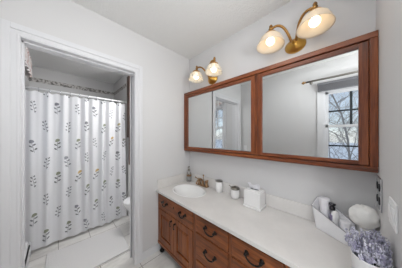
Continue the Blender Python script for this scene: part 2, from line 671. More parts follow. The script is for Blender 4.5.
def bare_tree(seed, h):
    rg = random.Random(seed)
    b = MB()

    def grow(p, d, ln, r, lev):
        pts = [p]
        q, dd = p.copy(), d.copy()
        k = 4
        for i in range(k):
            dd = (dd + Vector((rg.uniform(-1, 1), rg.uniform(-1, 1), rg.uniform(-0.4, 0.7))) * 0.16).normalized()
            q = q + dd * ln / k
            pts.append(q.copy())
        b.tube(pts, r, 4 if lev > 2 else 7, r * 0.62)
        if lev < 5:
            for i in range(3 if lev else 15):
                t = rg.uniform(0.3, 1.0) if lev else 0.16 + 0.058 * i
                idx = min(int(t * k), k - 1)
                base_ = pts[idx].lerp(pts[idx + 1], t * k - idx if t < 1 else 1)
                side = Vector((rg.uniform(-1, 1), rg.uniform(-1, 1), rg.uniform(-0.1, 0.8))).normalized()
                grow(base_, (dd * 0.4 + side * 0.8).normalized(), ln * (rg.uniform(0.26, 0.34) if lev == 0 else rg.uniform(0.55, 0.75)), r * (0.4 if lev == 0 else 0.58), lev + 1)
    grow(Vector((0, 0, 0)), Vector((0, 0, 1)), h, 0.036, 0)
    return b


tree0 = bare_tree(3, 4.0).build('bare_tree', 'bark')
tree0.location = (-4.3, -0.2, -0.8)
tag(tree0, 'bare winter tree nearest the vanity window, seen in the right mirror', 'tree', 'bare winter trees outdoors')
for (x, y, rz, s, lab) in ((-10.0, -0.6, 1.9, 1.1, 'second bare winter tree behind the nearest one outside the vanity window'),
                           (-16.5, 0.9, 4.0, 1.25, 'farthest bare winter tree outside the vanity window'),
                           (-3.3, 5.1, 2.6, 0.95, 'bare winter tree outside the bath window, seen in the left mirror'),
                           (-7.4, 8.6, 0.8, 1.1, 'farther bare winter tree outside the bath window')):
    t = copy_tree(tree0)
    t.location = (x, y, -0.8)
    t.rotation_euler = (0, 0, rz)
    t.scale = (s, s, s)
    t['label'] = lab

# ------------------------------------------------------------------ mirror cabinet
mc = thing('mirror_cabinet', 'long cherry wood wall cabinet with two framed mirror doors above the vanity', 'mirror', (WX, 0.70, 1.154))
Y0, Y1, Z0, Z1 = -0.139, 1.549, 1.154, 1.937
MB().box(1.262, WX, Y0, Y1, Z0 + 0.006, Z1 - 0.006).build('cabinet_body', 'mirror_cherry_rail', mc)
MB().box(1.232, 1.262, Y0, Y1, Z1 - 0.036, Z1).build('top_rail', 'mirror_cherry_rail', mc, bevel=0.004)
MB().box(1.232, 1.262, Y0, Y1, Z0, Z0 + 0.03).build('bottom_rail', 'mirror_cherry_rail', mc, bevel=0.004)
MB().box(1.232, 1.262, Y0, -0.107, Z0 + 0.03, Z1 - 0.036).build('stile', 'mirror_cherry_stile', mc, bevel=0.003)
MB().box(1.232, 1.262, 1.514, Y1, Z0 + 0.03, Z1 - 0.036).build('stile', 'mirror_cherry_stile', mc, bevel=0.003)
MB().box(1.238, 1.262, 0.533, 0.549, Z0 + 0.03, Z1 - 0.036).build('stile', 'mirror_cherry_stile', mc, bevel=0.002)
for (ya, yb, ga, gb) in ((-0.104, 0.531, -0.065, 0.491), (0.551, 1.511, 0.590, 1.478)):
    za, zb, zga, zgb = Z0 + 0.036, Z1 - 0.042, 1.214, 1.866
    dr = MB().box(1.252, 1.262, ya + 0.002, yb - 0.002, za + 0.002, zb - 0.002).build('mirror_door', 'mirror_cherry_rail', mc)
    for (a_, b_) in ((ya, ga), (gb, yb)):
        MB().box(1.236, 1.2525, a_, b_, za, zb).build('door_stile', 'mirror_cherry_stile', dr, bevel=0.0025)
    for (a_, b_) in ((za, zga), (zgb, zb)):
        MB().box(1.236, 1.2525, ga, gb, a_, b_).build('door_rail', 'mirror_cherry_rail', dr, bevel=0.002)
    MB().box(1.246, 1.250, ga - 0.004, gb + 0.004, zga - 0.004, zgb + 0.004).build('mirror_pane', 'mirror_silver', dr)

# ------------------------------------------------------------------ vanity
XF = 0.845
va = thing('vanity_cabinet', 'long cherry wood bathroom vanity with drawers, doors and black iron pulls', 'vanity', (1.08, 0.7, 0))
CT0 = 0.703
b = MB().box(WX - 0.02, WX - 0.005, -0.135, 1.548, 0.125, CT0 - 0.0005)
b.box(XF + 0.022, WX - 0.02, -0.135, -0.115, 0.125, CT0 - 0.0005).box(XF + 0.022, WX - 0.02, 1.528, 1.548, 0.125, CT0 - 0.0005).box(XF + 0.022, WX - 0.02, -0.115, 1.528, 0.125, 0.145)
G = 0.004                                # reveal round every drawer and door
cols = [(-0.125, 0.190), (0.218, 0.543), (0.568, 0.893), (0.935, 1.530)]
ed = [-0.135] + [x for c_ in cols for x in (c_[0] - G, c_[1] + G)] + [1.548]
for k in range(0, len(ed), 2):
    b.box(XF, XF + 0.022, ed[k], ed[k + 1], 0.125, CT0 - 0.0005)
for (ya, yb) in cols:
    rws = ((0.150, 0.515), (0.535, 0.680)) if yb > 1 else ((0.150, 0.30), (0.315, 0.53), (0.545, 0.680))
    zz = [0.125] + [x for c_ in rws for x in (c_[0] - G, c_[1] + G)] + [CT0 - 0.0005]
    for k in range(0, len(zz), 2):
        b.box(XF, XF + 0.022, ya - G, yb + G, zz[k], zz[k + 1])
b.build('carcass', 'cherry_stile', va)
MB().box(XF - 0.008, XF + 0.01, -0.135, 1.548, 0.10, 0.135).build('base_moulding', 'cherry_rail', va, bevel=0.006)
MB().box(XF - 0.006, XF + 0.01, -0.135, 1.548, CT0 - 0.018, CT0 - 0.002).build('top_moulding', 'cherry_rail', va, bevel=0.004)


def foot(y):
    p = [(0.026, 0.128), (0.034, 0.118), (0.036, 0.1), (0.026, 0.075), (0.017, 0.05), (0.016, 0.036), (0.027, 0.026), (0.029, 0.014), (0.022, 0.0)]
    MB().lathe((XF + 0.03, y, 0), [(r, h) for r, h in reversed(p)], seg=16).build('foot', 'black_iron', va)


foot(1.508)
foot(-0.095)
foot(0.91)
foot(0.205)


def bail(y, z, half, xf, parent):
    b = MB()
    for s in (-1, 1):
        b.lathe((xf, y + s * half, z), [(0.0, 0.028), (0.008, 0.027), (0.011, 0.019), (0.006, 0.011), (0.013, 0.005), (0.016, 0.0)], axis=(-1, 0, 0), seg=12)
    pts = arc(lambda t: (xf - 0.017 - 0.006 * sin(pi * t), y + half * cos(pi * t) * (1 - 0.1 * sin(pi * t)), z - 0.030 * sin(pi * t) ** 0.8), 15)
    b.tube(pts, 0.0052, 8)
    b.ball((xf - 0.023, y, z - 0.030), 0.006, 0.012, 0.006, 10, 6)
    return b.build('bail_pull', 'black_iron', parent)


def drawer(y0, y1, z0, z1, pulls, key=None, half=0.038):
    d = MB()
    xf = XF - 0.006
    d.box(xf, XF + 0.02, y0, y1, z0, z1)
    dr = d.build('drawer', 'cherry_rail', va, bevel=0.006, seg=3)
    for y in pulls:
        bail(y, (z0 + z1) / 2 + 0.012, half, xf, dr)
    if key is not None:
        MB().lathe((xf, key, (z0 + z1) / 2 + 0.012), [(0.0075, 0.003), (0.009, 0.0)], axis=(-1, 0, 0), seg=12, ell=(1.3, 0.8)).build('keyhole_plate', 'black_iron', dr)
    return dr


drawer(0.935, 1.530, 0.535, 0.680, (1.385, 1.075), 1.228)
for (ya, yb) in ((0.568, 0.893), (0.218, 0.543), (-0.125, 0.190)):
    mid = (ya + yb) / 2
    for (za, zb) in ((0.545, 0.680), (0.315, 0.53), (0.150, 0.30)):
        drawer(ya, yb, za, zb, (mid,), None, 0.048)
for (ya, yb, py) in ((1.2315, 1.530, 1.262), (0.935, 1.2285, 1.196)):
    za, zb = 0.150, 0.515
    xf = XF - 0.006
    d = MB()
    fr = 0.055
    d.box(xf, XF + 0.016, ya, ya + fr, za, zb).box(xf, XF + 0.016, yb - fr, yb, za, zb).box(xf, XF + 0.016, ya + fr, yb - fr, za, za + fr).box(xf, XF + 0.016, ya + fr, yb - fr, zb - fr, zb)
    dr = d.build('door', 'cherry_stile', va, bevel=0.004)
    a, c_ = ya + fr, yb - fr
    k = 0.03
    vs = [(XF + 0.009, a, za + fr), (XF + 0.009, c_, za + fr), (XF + 0.009, c_, zb - fr), (XF + 0.009, a, zb - fr),
          (xf + 0.001, a + k, za + fr + k), (xf + 0.001, c_ - k, za + fr + k), (xf + 0.001, c_ - k, zb - fr - k), (xf + 0.001, a + k, zb - fr - k)]
    MB().add(vs, [(0, 1, 5, 4), (1, 2, 6, 5), (2, 3, 7, 6), (3, 0, 4, 7), (4, 5, 6, 7)]).build('raised_panel', 'cherry_stile', dr)
    h = MB().lathe((xf, py, 0.47), [(0.0, 0.024), (0.008, 0.022), (0.009, 0.014), (0.005, 0.008), (0.011, 0.003), (0.012, 0.0)], axis=(-1, 0, 0), seg=12)
    h.tube(bez((xf - 0.018, py, 0.47), (xf - 0.028, py, 0.455), (xf - 0.026, py, 0.44), (xf - 0.02, py, 0.428), 8), 0.0045, 8)
    h.ball((xf - 0.02, py, 0.425), 0.007)
    h.build('drop_pull', 'black_iron', dr)

# counter with oval basin
CT = 0.728
ct = thing('countertop', 'white cultured marble vanity counter with a shallow oval sink', 'counter', (1.08, 0.7, CT0))
cxx, cyy, ra, rb = 1.075, 1.262, 0.150, 0.205
x0, x1, y0, y1 = 0.818, WX, RY, BY
NP = 96
b = MB()
vs, fs = [], []
angs = sorted(set([2 * pi * i / NP for i in range(NP)] + [math.atan2(yy - cyy, xx - cxx) % (2 * pi) for xx in (x0, x1) for yy in (y0, y1)]))
NP = len(angs)


def onrect(t):
    dx, dy = cos(t), sin(t)
    k = min(((x1 if dx > 0 else x0) - cxx) / dx if abs(dx) > 1e-9 else 1e9, ((y1 if dy > 0 else y0) - cyy) / dy if abs(dy) > 1e-9 else 1e9)
    return cxx + dx * k, cyy + dy * k


rect = [onrect(t) for t in angs]


def ring(f, z):
    out = []
    for t in angs:
        e = math.atan2(sin(t) / rb, cos(t) / ra)
        out.append((cxx + ra * f * cos(e), cyy + rb * f * sin(e), z))
    return out


vs = [(x, y, CT) for x, y in rect] + ring(1.0, CT) + [(x, y, CT0) for x, y in rect] + ring(1.0, CT0)
for i in range(NP):
    j = (i + 1) % NP
    fs.append((i, j, NP + j, NP + i))
    fs.append((2 * NP + i, 2 * NP + j, j, i))
    fs.append((3 * NP + i, 3 * NP + j, 2 * NP + j, 2 * NP + i))
b.add(vs, fs)
b.build('counter_slab', 'cultured_marble', ct, bevel=0.006, seg=3)
prof = [(1.10, CT + 0.0005), (1.07, CT + 0.005), (1.02, CT + 0.004), (0.985, CT - 0.004), (0.93, CT - 0.03), (0.84, CT - 0.065), (0.66, CT - 0.095), (0.4, CT - 0.108), (0.12, CT - 0.112)]
b = MB()
vs, fs = [], []
for f, z in prof:
    vs += ring(f, z)
for k in range(len(prof) - 1):
    for i in range(NP):
        j = (i + 1) % NP
        fs.append((k * NP + i, k * NP + j, (k + 1) * NP + j, (k + 1) * NP + i))
fs.append(tuple(range((len(prof) - 1) * NP, len(prof) * NP)))
b.add(vs, fs, True).build('basin', 'basin_white', ct)
MB().lathe((cxx, cyy, CT - 0.112), [(0.022, 0.0), (0.023, 0.003), (0.016, 0.004), (0.014, 0.002), (0.0, 0.002)], seg=20).build('drain', 'bronze', ct)
MB().box(WX - 0.013, WX, RY, BY - 0.013, CT, 0.838).build('backsplash', 'cultured_marble', ct, bevel=0.004)
MB().box(0.835, WX, BY - 0.013, BY, CT, 0.838).build('side_splash', 'cultured_marble', ct, bevel=0.004)

CT += 0.0008                             # things rest on the slab without cutting into it
# faucet
fa = thing('faucet', 'antique bronze two handle faucet behind the oval sink', 'faucet', (1.278, 1.262, CT))
fx, fy = 1.29, 1.245
MB().box(fx - 0.024, fx + 0.024, fy - 0.085, fy + 0.085, CT, CT + 0.014).build('base_plate', 'bronze', fa, bevel=0.008, seg=3)
sp = MB().lathe((fx, fy, CT + 0.014), [(0.022, 0), (0.018, 0.012), (0.015, 0.03), (0.017, 0.045), (0.0, 0.055)], seg=18)
sp.tube(bez((fx, fy, CT + 0.045), (fx - 0.02, fy, CT + 0.115), (fx - 0.085, fy, CT + 0.12), (fx - 0.115, fy, CT + 0.05)), 0.011, 12, 0.009)
sp.build('spout', 'bronze', fa)
MB().tube([(fx + 0.012, fy, CT + 0.05), (fx + 0.012, fy, CT + 0.125)], 0.004, 8).ball((fx + 0.012, fy, CT + 0.13), 0.011).build('lift_rod', 'bronze', fa)
for s in (-1, 1):
    h = MB().lathe((fx, fy + s * 0.062, CT + 0.014), [(0.024, 0), (0.020, 0.010), (0.014, 0.028), (0.017, 0.042), (0.020, 0.054), (0.014, 0.066), (0.0, 0.072)], seg=18)
    h.tube(bez((fx, fy + s * 0.062, CT + 0.074), (fx - 0.012, fy + s * 0.075, CT + 0.08), (fx - 0.02, fy + s * 0.09, CT + 0.084), (fx - 0.026, fy + s * 0.104, CT + 0.094), 8), 0.0065, 8, 0.005)
    h.ball((fx - 0.026, fy + s * 0.105, CT + 0.095), 0.009)
    h.build('handle', 'bronze', fa)

# soap bottle in the corner
so = thing('soap_bottle', 'clear glass soap bottle with dark band and pump in the counter corner', 'bottle', (1.286, 1.507, CT))
MB().lathe((1.286, 1.507, CT + 0.0005), [(0.028, 0), (0.033, 0.006), (0.033, 0.095), (0.028, 0.118), (0.016, 0.135), (0.013, 0.152)], seg=24).build('bottle_body', 'bottle_glass', so)
MB().lathe((1.286, 1.507, CT + 0.075), [(0.0335, 0), (0.0342, 0.003), (0.0342, 0.017), (0.0335, 0.02)], seg=24).build('label_band', 'bronze', so)
p = MB().lathe((1.286, 1.507, CT + 0.150), [(0.016, 0), (0.017, 0.004), (0.016, 0.02), (0.006, 0.024), (0.0055, 0.045), (0.012, 0.048), (0.012, 0.058), (0.0, 0.06)], seg=18)
p.tube([(1.286, 1.507, CT + 0.203), (1.258, 1.490, CT + 0.203), (1.248, 1.484, CT + 0.196)], 0.0045, 8)
p.build('pump', 'nickel', so)

# tumbler, toothbrush jar, tissue box
cu = thing('tumbler', 'white ceramic tumbler with a silver rim beside the faucet', 'cup', (1.283, 0.985, CT))
MB().lathe((1.283, 0.985, CT), [(0.032, 0), (0.036, 0.004), (0.040, 0.05), (0.040, 0.124), (0.037, 0.124), (0.033, 0.02), (0.0, 0.015)], seg=28).build('cup_body', 'off_white_ceramic', cu)
MB().lathe((1.283, 0.985, CT + 0.118), [(0.0403, 0), (0.0412, 0.002), (0.0412, 0.009), (0.0382, 0.010), (0.0365, 0.0)], seg=28).build('rim_band', 'nickel', cu)
ja = thing('lidded_jar', 'small round white jar with silver lid left of the tissue box', 'jar', (1.273, 0.775, CT))
MB().lathe((1.273, 0.775, CT), [(0.032, 0), (0.040, 0.006), (0.046, 0.03), (0.046, 0.06), (0.042, 0.082), (0.042, 0.092), (0.0, 0.092)], seg=28).build('jar_body', 'off_white_ceramic', ja)
MB().lathe((1.273, 0.775, CT + 0.09), [(0.044, 0), (0.046, 0.003), (0.046, 0.012), (0.036, 0.020), (0.012, 0.024), (0.008, 0.030), (0.0, 0.034)], seg=28).tube(bez((1.273, 0.817, CT + 0.098), (1.273, 0.837, CT + 0.11), (1.272, 0.842, CT + 0.115), (1.268, 0.844, CT + 0.108), 8), 0.005, 8).build('lid', 'nickel', ja)

ti = thing('tissue_box', 'white square tissue box cover with a tissue standing out of its top', 'tissue box', (1.24, 0.57, CT))
tx0, tx1, ty0, ty1 = 1.182, 1.308, 0.488, 0.632
MB().box(tx0 - 0.007, tx1 + 0.007, ty0 - 0.007, ty1 + 0.007, CT, CT + 0.02).build('base_plinth', 'off_white_ceramic', ti, bevel=0.006, seg=3)
b = MB().box(tx0, tx1, ty0, ty1, CT + 0.02, CT + 0.143)
b.box(tx0 + 0.004, tx1 - 0.004, ty0 + 0.004, ty1 - 0.004, CT + 0.143, CT + 0.152)
b.build('cover', 'off_white_ceramic', ti, bevel=0.016, seg=4)
MB().lathe((1.245, 0.56, CT + 0.1522), [(0.022, 0), (0.022, 0.0012), (0.0, 0.0012)], seg=24, ell=(0.6, 1.7)).build('slot', 'dark_slot', ti)
b = MB()
vs, fs = [], []
for i in range(13):
    t = i / 12
    for k in range(7):
        h = k / 6
        vs.append((1.245 + 0.012 * sin(t * 9) * (0.4 + h) - 0.03 * h * h, 0.515 + 0.09 * t + (t - 0.5) * 0.02 * h, CT + 0.153 + 0.058 * h * (1 - 0.15 * abs(sin(t * 4)))))
for i in range(12):
    for k in range(6):
        a = i * 7 + k
        fs.append((a, a + 1, a + 8, a + 7))
b.add(vs, fs, True).build('tissue', 'terry_white', ti, solid=0.002)

# ------------------------------------------------------------------ caddy with towels at the right end
ca = thing('storage_caddy', 'slanted white canvas caddy holding towels at the right end of the counter', 'basket', (1.26, 0.0, CT))
# local frame: a along the front (left to right), n away from the viewer
A0 = Vector((1.254, 0.130, 0))
ad = Vector((-0.085, -0.150, 0)).normalized()
nd = Vector((-ad.y, ad.x, 0))
if nd.x < 0:
    nd = -nd
LEN, DEP = 0.174, 0.066


def cp(a, d, z):
    q = A0 + ad * (a - 0.22 * z * max(0, 1 - a / LEN)) + nd * d      # flared at the tall end
    return (q.x, q.y, CT + z)


t_ = 0.004
front = [(0, 0.0), (LEN, 0.0), (LEN, 0.068), (0, 0.140)]
back = [(0, 0.0), (LEN, 0.0), (LEN, 0.11), (0.05, 0.19), (0.02, 0.198), (0, 0.185)]


def panel(pts, d0, d1):
    k = len(pts)
    vs = [cp(a, d0, z) for a, z in pts] + [cp(a, d1, z) for a, z in pts]
    return vs, [tuple(range(k)), tuple(reversed(range(k, 2 * k)))] + [(i, k + i, k + (i + 1) % k, (i + 1) % k) for i in range(k)]


b = MB()
b.add(*panel(front, 0, t_))
b.add(*panel(back, DEP - t_, DEP))
side_l = [(0, 0.0), (DEP, 0.0), (DEP, 0.185), (0, 0.140)]
vs = [cp(0, d, z) for d, z in side_l] + [cp(t_, d, z) for d, z in side_l]
qf = [(0, 1, 2, 3), (7, 6, 5, 4), (0, 4, 5, 1), (1, 5, 6, 2), (2, 6, 7, 3), (3, 7, 4, 0)]
b.add(vs, qf)
side_r = [(0, 0.0), (DEP, 0.0), (DEP, 0.11), (0, 0.068)]
b.add([cp(LEN, d, z) for d, z in side_r] + [cp(LEN - t_, d, z) for d, z in side_r], qf)
b.add([cp(0, 0, 0), cp(LEN, 0, 0), cp(LEN, DEP, 0), cp(0, DEP, 0), cp(0, 0, t_), cp(LEN, 0, t_), cp(LEN, DEP, t_), cp(0, DEP, t_)], [(3, 2, 1, 0), (4, 5, 6, 7), (0, 1, 5, 4), (1, 2, 6, 5), (2, 3, 7, 6), (3, 0, 4, 7)])
b.build('caddy_body', 'caddy_canvas', ca)
MB().tube([cp(LEN, DEP, 0.11), cp(LEN, 0, 0.068), cp(0, 0, 0.140), cp(0, DEP, 0.185), cp(0.02, DEP, 0.198), cp(0.05, DEP, 0.19), cp(LEN, DEP, 0.11)], 0.003, 8).build('piping', 'caddy_piping', ca)


def towel(a, d, z0, r, h, label, turn=3.2):
    c = Vector(cp(a, d, z0))
    b = MB()
    pts_o, pts_i = [], []
    K = 60
    th = r / (turn + 0.6)
    for i in range(K):
        t = i / (K - 1)
        ang = t * turn * 2 * pi
        rr = th * 0.6 + (r - th * 0.6) * t
        pts_o.append((rr * cos(ang), rr * sin(ang)))
    vs, fs = [], []
    for (zz, sc_) in ((0, 0.96), (0.004, 1), (h - 0.006, 1), (h, 0.97)):
        vs += [(c.x + x * sc_, c.y + y * sc_, c.z + zz) for x, y in pts_o]
    for k in range(3):
        for i in range(K - 1):
            fs.append((k * K + i, k * K + i + 1, (k + 1) * K + i + 1, (k + 1) * K + i))
    b.add(vs, fs, True)
    o = b.build('rolled_towel', 'terry_white', origin=tuple(c), solid=th * 0.8)
    return tag(o, label, 'towel', 'towels in the caddy')


towel(0.034, 0.033, 0.0055, 0.0265, 0.205, 'taller rolled white towel at the left end of the white caddy')
towel(0.1425, 0.033, 0.0055, 0.0235, 0.112, 'shorter rolled white towel beside the lotion bottle in the caddy')
lo = thing('lotion_bottle', 'white lotion bottle with lilac label and black cap in the caddy', 'bottle', cp(0.092, 0.033, 0.004))
MB().lathe(cp(0.092, 0.033, 0.0055), [(0.017, 0), (0.019, 0.004), (0.019, 0.130), (0.014, 0.142), (0.009, 0.150)], seg=20).build('bottle_body', 'white_plastic', lo)
MB().lathe(cp(0.092, 0.033, 0.082), [(0.0193, 0), (0.0197, 0.002), (0.0197, 0.043), (0.0193, 0.045)], seg=20).build('label', 'lilac_label', lo)
MB().lathe(cp(0.092, 0.033, 0.154), [(0.014, 0), (0.0155, 0.002), (0.0145, 0.018), (0.009, 0.021), (0.011, 0.028), (0.017, 0.033), (0.018, 0.040), (0.0, 0.045)], seg=16).build('cap', 'black_plastic', lo)

# bath puff leaning at the wall on a low jar
st = thing('canister', 'white canister under the round bath puff beside the lavender pot', 'jar', (1.248, -0.094, CT))
MB().lathe((1.248, -0.094, CT), [(0.034, 0), (0.038, 0.004), (0.038, 0.092), (0.035, 0.107), (0.0, 0.109)], seg=24).build('canister_body', 'off_white_ceramic', st)
pc = Vector((1.226, -0.086, CT + 0.173))
b = MB()
vs, fs = [], []
R_, Q_ = 56, 28
for k in range(Q_ + 1):
    p = -pi / 2 + pi * k / Q_
    for i in range(R_):
        t = 2 * pi * i / R_
        rr = 0.061 * (1 + 0.035 * sin(7 * t + 3 * sin(3 * p)) * cos(p) + 0.03 * sin(9 * p + 2 * sin(4 * t)))
        vs.append(pc + Vector((rr * cos(p) * cos(t), rr * cos(p) * sin(t), rr * sin(p))))
for k in range(Q_):
    for i in range(R_):
        j = (i + 1) % R_
        fs.append((k * R_ + i, k * R_ + j, (k + 1) * R_ + j, (k + 1) * R_ + i))
b.add(vs, fs, True)
tag(b.build('bath_puff', 'puff_net', origin=tuple(pc)), 'round white ruffled bath puff standing behind the lavender', 'bath puff')

# lavender in a white pot
px_, py_ = 0.905, -0.080
PH = 0.134
lv = thing('potted_lavender', 'pale purple lavender bunch in a white pot at the near counter end', 'plant', (px_, py_, CT))
MB().lathe((px_, py_, CT), [(0.044, 0), (0.047, 0.004), (0.055, PH - 0.006), (0.057, PH), (0.053, PH), (0.051, PH - 0.02), (0.0, PH - 0.022)], seg=36).build('pot', 'white_plastic', lv)
MB().lathe((px_, py_, CT + PH - 0.0215), [(0.0505, 0), (0.0505, 0.008), (0.0, 0.012)], seg=24).build('soil_fill', 'soil', lv)
rg = random.Random(12)
stem, bloom = MB(), MB()
for i in range(125):
    t = rg.uniform(0, 2 * pi)
    r0 = 0.047 * math.sqrt(rg.random())
    p0 = Vector((px_ + r0 * cos(t), py_ + r0 * sin(t), CT + PH - 0.014))
    lean = rg.uniform(0.05, 0.55)
    ln = rg.uniform(0.045, 0.135) * (1.0 - 0.35 * r0 / 0.05)
    d = Vector((cos(t) * lean * (r0 / 0.05 + 0.1), sin(t) * lean * (r0 / 0.05 + 0.1) , 1)).normalized()
    p1 = p0 + d * ln
    for q in (p0, p1):
        q.y = max(q.y, RY + 0.012)
    mid = p0.lerp(p1, 0.5) + Vector((rg.uniform(-1, 1), rg.uniform(-1, 1), 0)) * 0.006
    mid.y = max(mid.y, RY + 0.012)
    stem.tube([p0, mid, p1], 0.0013, 5)
    # flower spike: whorls of little buds
    k = rg.randint(6, 9)
    for a in range(k):
        u_ = 0.42 + 0.58 * a / (k - 1)
        q = (p0.lerp(mid, u_ * 2) if u_ < 0.5 else mid.lerp(p1, u_ * 2 - 1))
        for s_ in range(2):
            w_ = rg.uniform(0, 2 * pi)
            sz = rg.uniform(0.0026, 0.0042) * (1.15 - 0.35 * a / (k - 1))
            bloom.ball(q + Vector((cos(w_), sin(w_), rg.uniform(-0.3, 0.6))) * 0.0042, sz, sz, sz * 1.3, 6, 4)
stem.build('stems', 'lavender_stem', lv)
bloom.build('flowers', 'lavender_bloom', lv)

# ------------------------------------------------------------------ plates on the walls
ou = thing('outlet_plate', 'ornate chrome outlet plate with dark sockets on the side wall by the mirror', 'outlet', (1.19, RY, 1.057))
MB().box(1.130, 1.250, RY, RY + 0.007, 0.974, 1.142).build('cover_plate', 'chrome', ou, bevel=0.005, seg=3)
for x in (1.162, 1.220):
    for z in (1.024, 1.092):
        s = MB().lathe((x, RY + 0.007, z), [(0.017, 0), (0.017, 0.002), (0.0, 0.002)], axis=(0, 1, 0), seg=20, ell=(1, 1.15))
        o = s.build('socket', 'dark_slot', ou)
sw = thing('switch_plate', 'white double light switch plate on the side wall at the right edge', 'light switch', (0.928, RY, 1.066))
MB().box(0.850, 0.960, RY, RY + 0.006, 1.008, 1.112).build('cover_plate', 'white_plastic', sw, bevel=0.003)
for x in (0.881, 0.929):
    MB().box(x - 0.017, x + 0.017, RY + 0.005, RY + 0.010, 1.030, 1.090).build('rocker', 'white_plastic', sw, bevel=0.003)
s2 = thing('switch_plate', 'white single light switch plate on the left wall, seen in the left mirror', 'light switch', (LX, 1.455, 1.10))
MB().box(LX, LX + 0.006, 1.42, 1.49, 1.045, 1.158).build('cover_plate', 'white_plastic', s2, bevel=0.003)
MB().box(LX + 0.005, LX + 0.016, 1.449, 1.461, 1.09, 1.115).build('toggle', 'white_plastic', s2, bevel=0.002)


# ------------------------------------------------------------------ sconces
def sconce(name, label, yc, zc, glass_mat, ribs, k):
    t = thing(name, label, 'wall lamp', (WX, yc, zc), 'brass wall lamps above the mirrors')
    p = MB().lathe((WX, yc, zc), [(0.072, 0), (0.072, 0.008), (0.062, 0.016), (0.060, 0.021), (0.042, 0.030), (0.030, 0.044), (0.016, 0.054), (0.0, 0.058)], axis=(-1, 0, 0), seg=36, ell=(0.8, 1.0))
    p.build('back_plate', 'brass', t)
    MB().lathe((WX - 0.05, yc, zc), [(0.010, 0), (0.016, 0.006), (0.013, 0.016), (0.006, 0.022), (0.008, 0.028), (0.0, 0.034)], axis=(-1, 0, 0), seg=16).build('center_knob', 'brass', t)
    for s in (-1, 1):
        ys, xs = yc + s * 0.138, WX - 0.142
        zt = zc + 0.105
        MB().tube(bez((WX - 0.035, yc + s * 0.012, zc + 0.004), (WX - 0.09, yc + s * 0.03, zc + 0.07), (xs, yc + s * 0.05, zt + 0.06), (xs, ys, zt + 0.022), 18), 0.009, 10).build('arm', 'aged_brass', t)
        ax = Vector((0.09, 0, 0.995)).normalized()          # shades tip forward, away from the wall
        top = Vector((xs, ys, zt))
        c = MB().lathe(top - ax * 0.022, [(0.044, -0.002), (0.046, 0.003), (0.038, 0.014), (0.022, 0.022), (0.014, 0.030), (0.012, 0.044), (0.017, 0.049), (0.010, 0.056), (0.014, 0.068), (0.009, 0.080), (0.0, 0.088)], axis=ax, seg=24)
        c.build('fitter_cap', 'aged_brass', t)
        prof = [(0.032, -0.004), (0.056, -0.013), (0.076, -0.033), (0.090, -0.060), (0.099, -0.082), (0.105, -0.096)]
        MB().shell(top - ax * 0.018, [(r_ if i_ < 1 else r_ * k, h_) for i_, (r_, h_) in enumerate(prof)], axis=ax, seg=64 if ribs else 48, ribs=ribs, ribamp=0.035 if ribs else 0).build('lamp_shade', glass_mat, t, solid=0.003)
        MB().lathe(top - ax * 0.022, [(0.012, 0), (0.013, -0.014), (0.020, -0.026), (0.031, -0.046), (0.031, -0.060), (0.022, -0.074), (0.0, -0.080)], axis=ax, seg=20).build('bulb', 'lit_bulb', t)
    return t


sconce('wall_sconce', 'brass two arm wall lamp with cream frosted shades over the right mirror', 0.268, 2.073, 'alabaster_glass', 0, 0.95)
sconce('wall_sconce', 'brass two arm wall lamp with ribbed clear shades over the left mirror', 1.122, 2.042, 'cut_glass', 16, 0.86)

# ------------------------------------------------------------------ window dressing seen in the mirror
rx = LX + 0.095
ro = thing('curtain_rod', 'brushed nickel curtain rod above the window, seen in the right mirror', 'curtain rod', (rx, 0.0, 2.175))
MB().tube([(rx, 0.40, 2.175), (rx, -0.62, 2.175)], 0.014, 14).build('rod', 'nickel', ro)
for (y, s) in ((0.40, 1), (-0.62, -1)):
    MB().lathe((rx, y, 2.175), [(0.012, 0), (0.014, 0.006), (0.008, 0.012), (0.020, 0.026), (0.022, 0.036), (0.012, 0.050), (0.006, 0.056), (0.0, 0.06)], axis=(0, s, 0), seg=16).build('finial', 'aged_brass', ro)
    yy = y - s * 0.05
    MB().tube([(LX + 0.004, yy, 2.175), (rx - 0.02, yy, 2.175), (rx, yy, 2.175)], 0.006, 8).lathe((LX, yy, 2.175), [(0.02, 0), (0.02, 0.005), (0.008, 0.01)], axis=(1, 0, 0), seg=14).build('bracket', 'nickel', ro)
bl = thing('window_blind', 'raised grey slatted blind stacked above the window, seen in the right mirror', 'window blind', (LX + 0.02, -0.08, 2.05))
MB().box(LX + 0.02, LX + 0.06, -0.43, 0.27, 2.10, 2.135).build('headrail', 'blind_vinyl', bl, bevel=0.003)
b = MB()
for k in range(9):
    b.box(LX + 0.0195, LX + 0.062, -0.425, 0.265, 2.030 + k * 0.0075, 2.0345 + k * 0.0075)
b.build('slats', 'blind_vinyl', bl)
MB().box(LX + 0.019, LX + 0.062, -0.425, 0.265, 2.012, 2.026).build('bottom_rail', 'blind_vinyl', bl, bevel=0.003)

# ------------------------------------------------------------------ bath room
# shower rod and curtain
RYY, RZ = 2.61, 1.925
rd = thing('shower_rod', 'white shower curtain rod across the tub alcove', 'curtain rod', (0.27, RYY, RZ))
MB().tube([(LX + 0.006, RYY, RZ), (TX - 0.005, RYY, RZ)], 0.0125, 14).build('rod', 'white_plastic', rd)
MB().lathe((LX, RYY, RZ), [(0.03, 0), (0.03, 0.006), (0.016, 0.018)], axis=(1, 0, 0), seg=18).build('end_cap', 'white_plastic', rd)
MB().lathe((TX - 0.018, RYY, RZ), [(0.016, 0), (0.03, 0.012), (0.03, 0.018)], axis=(1, 0, 0), seg=18).build('end_cap', 'white_plastic', rd)

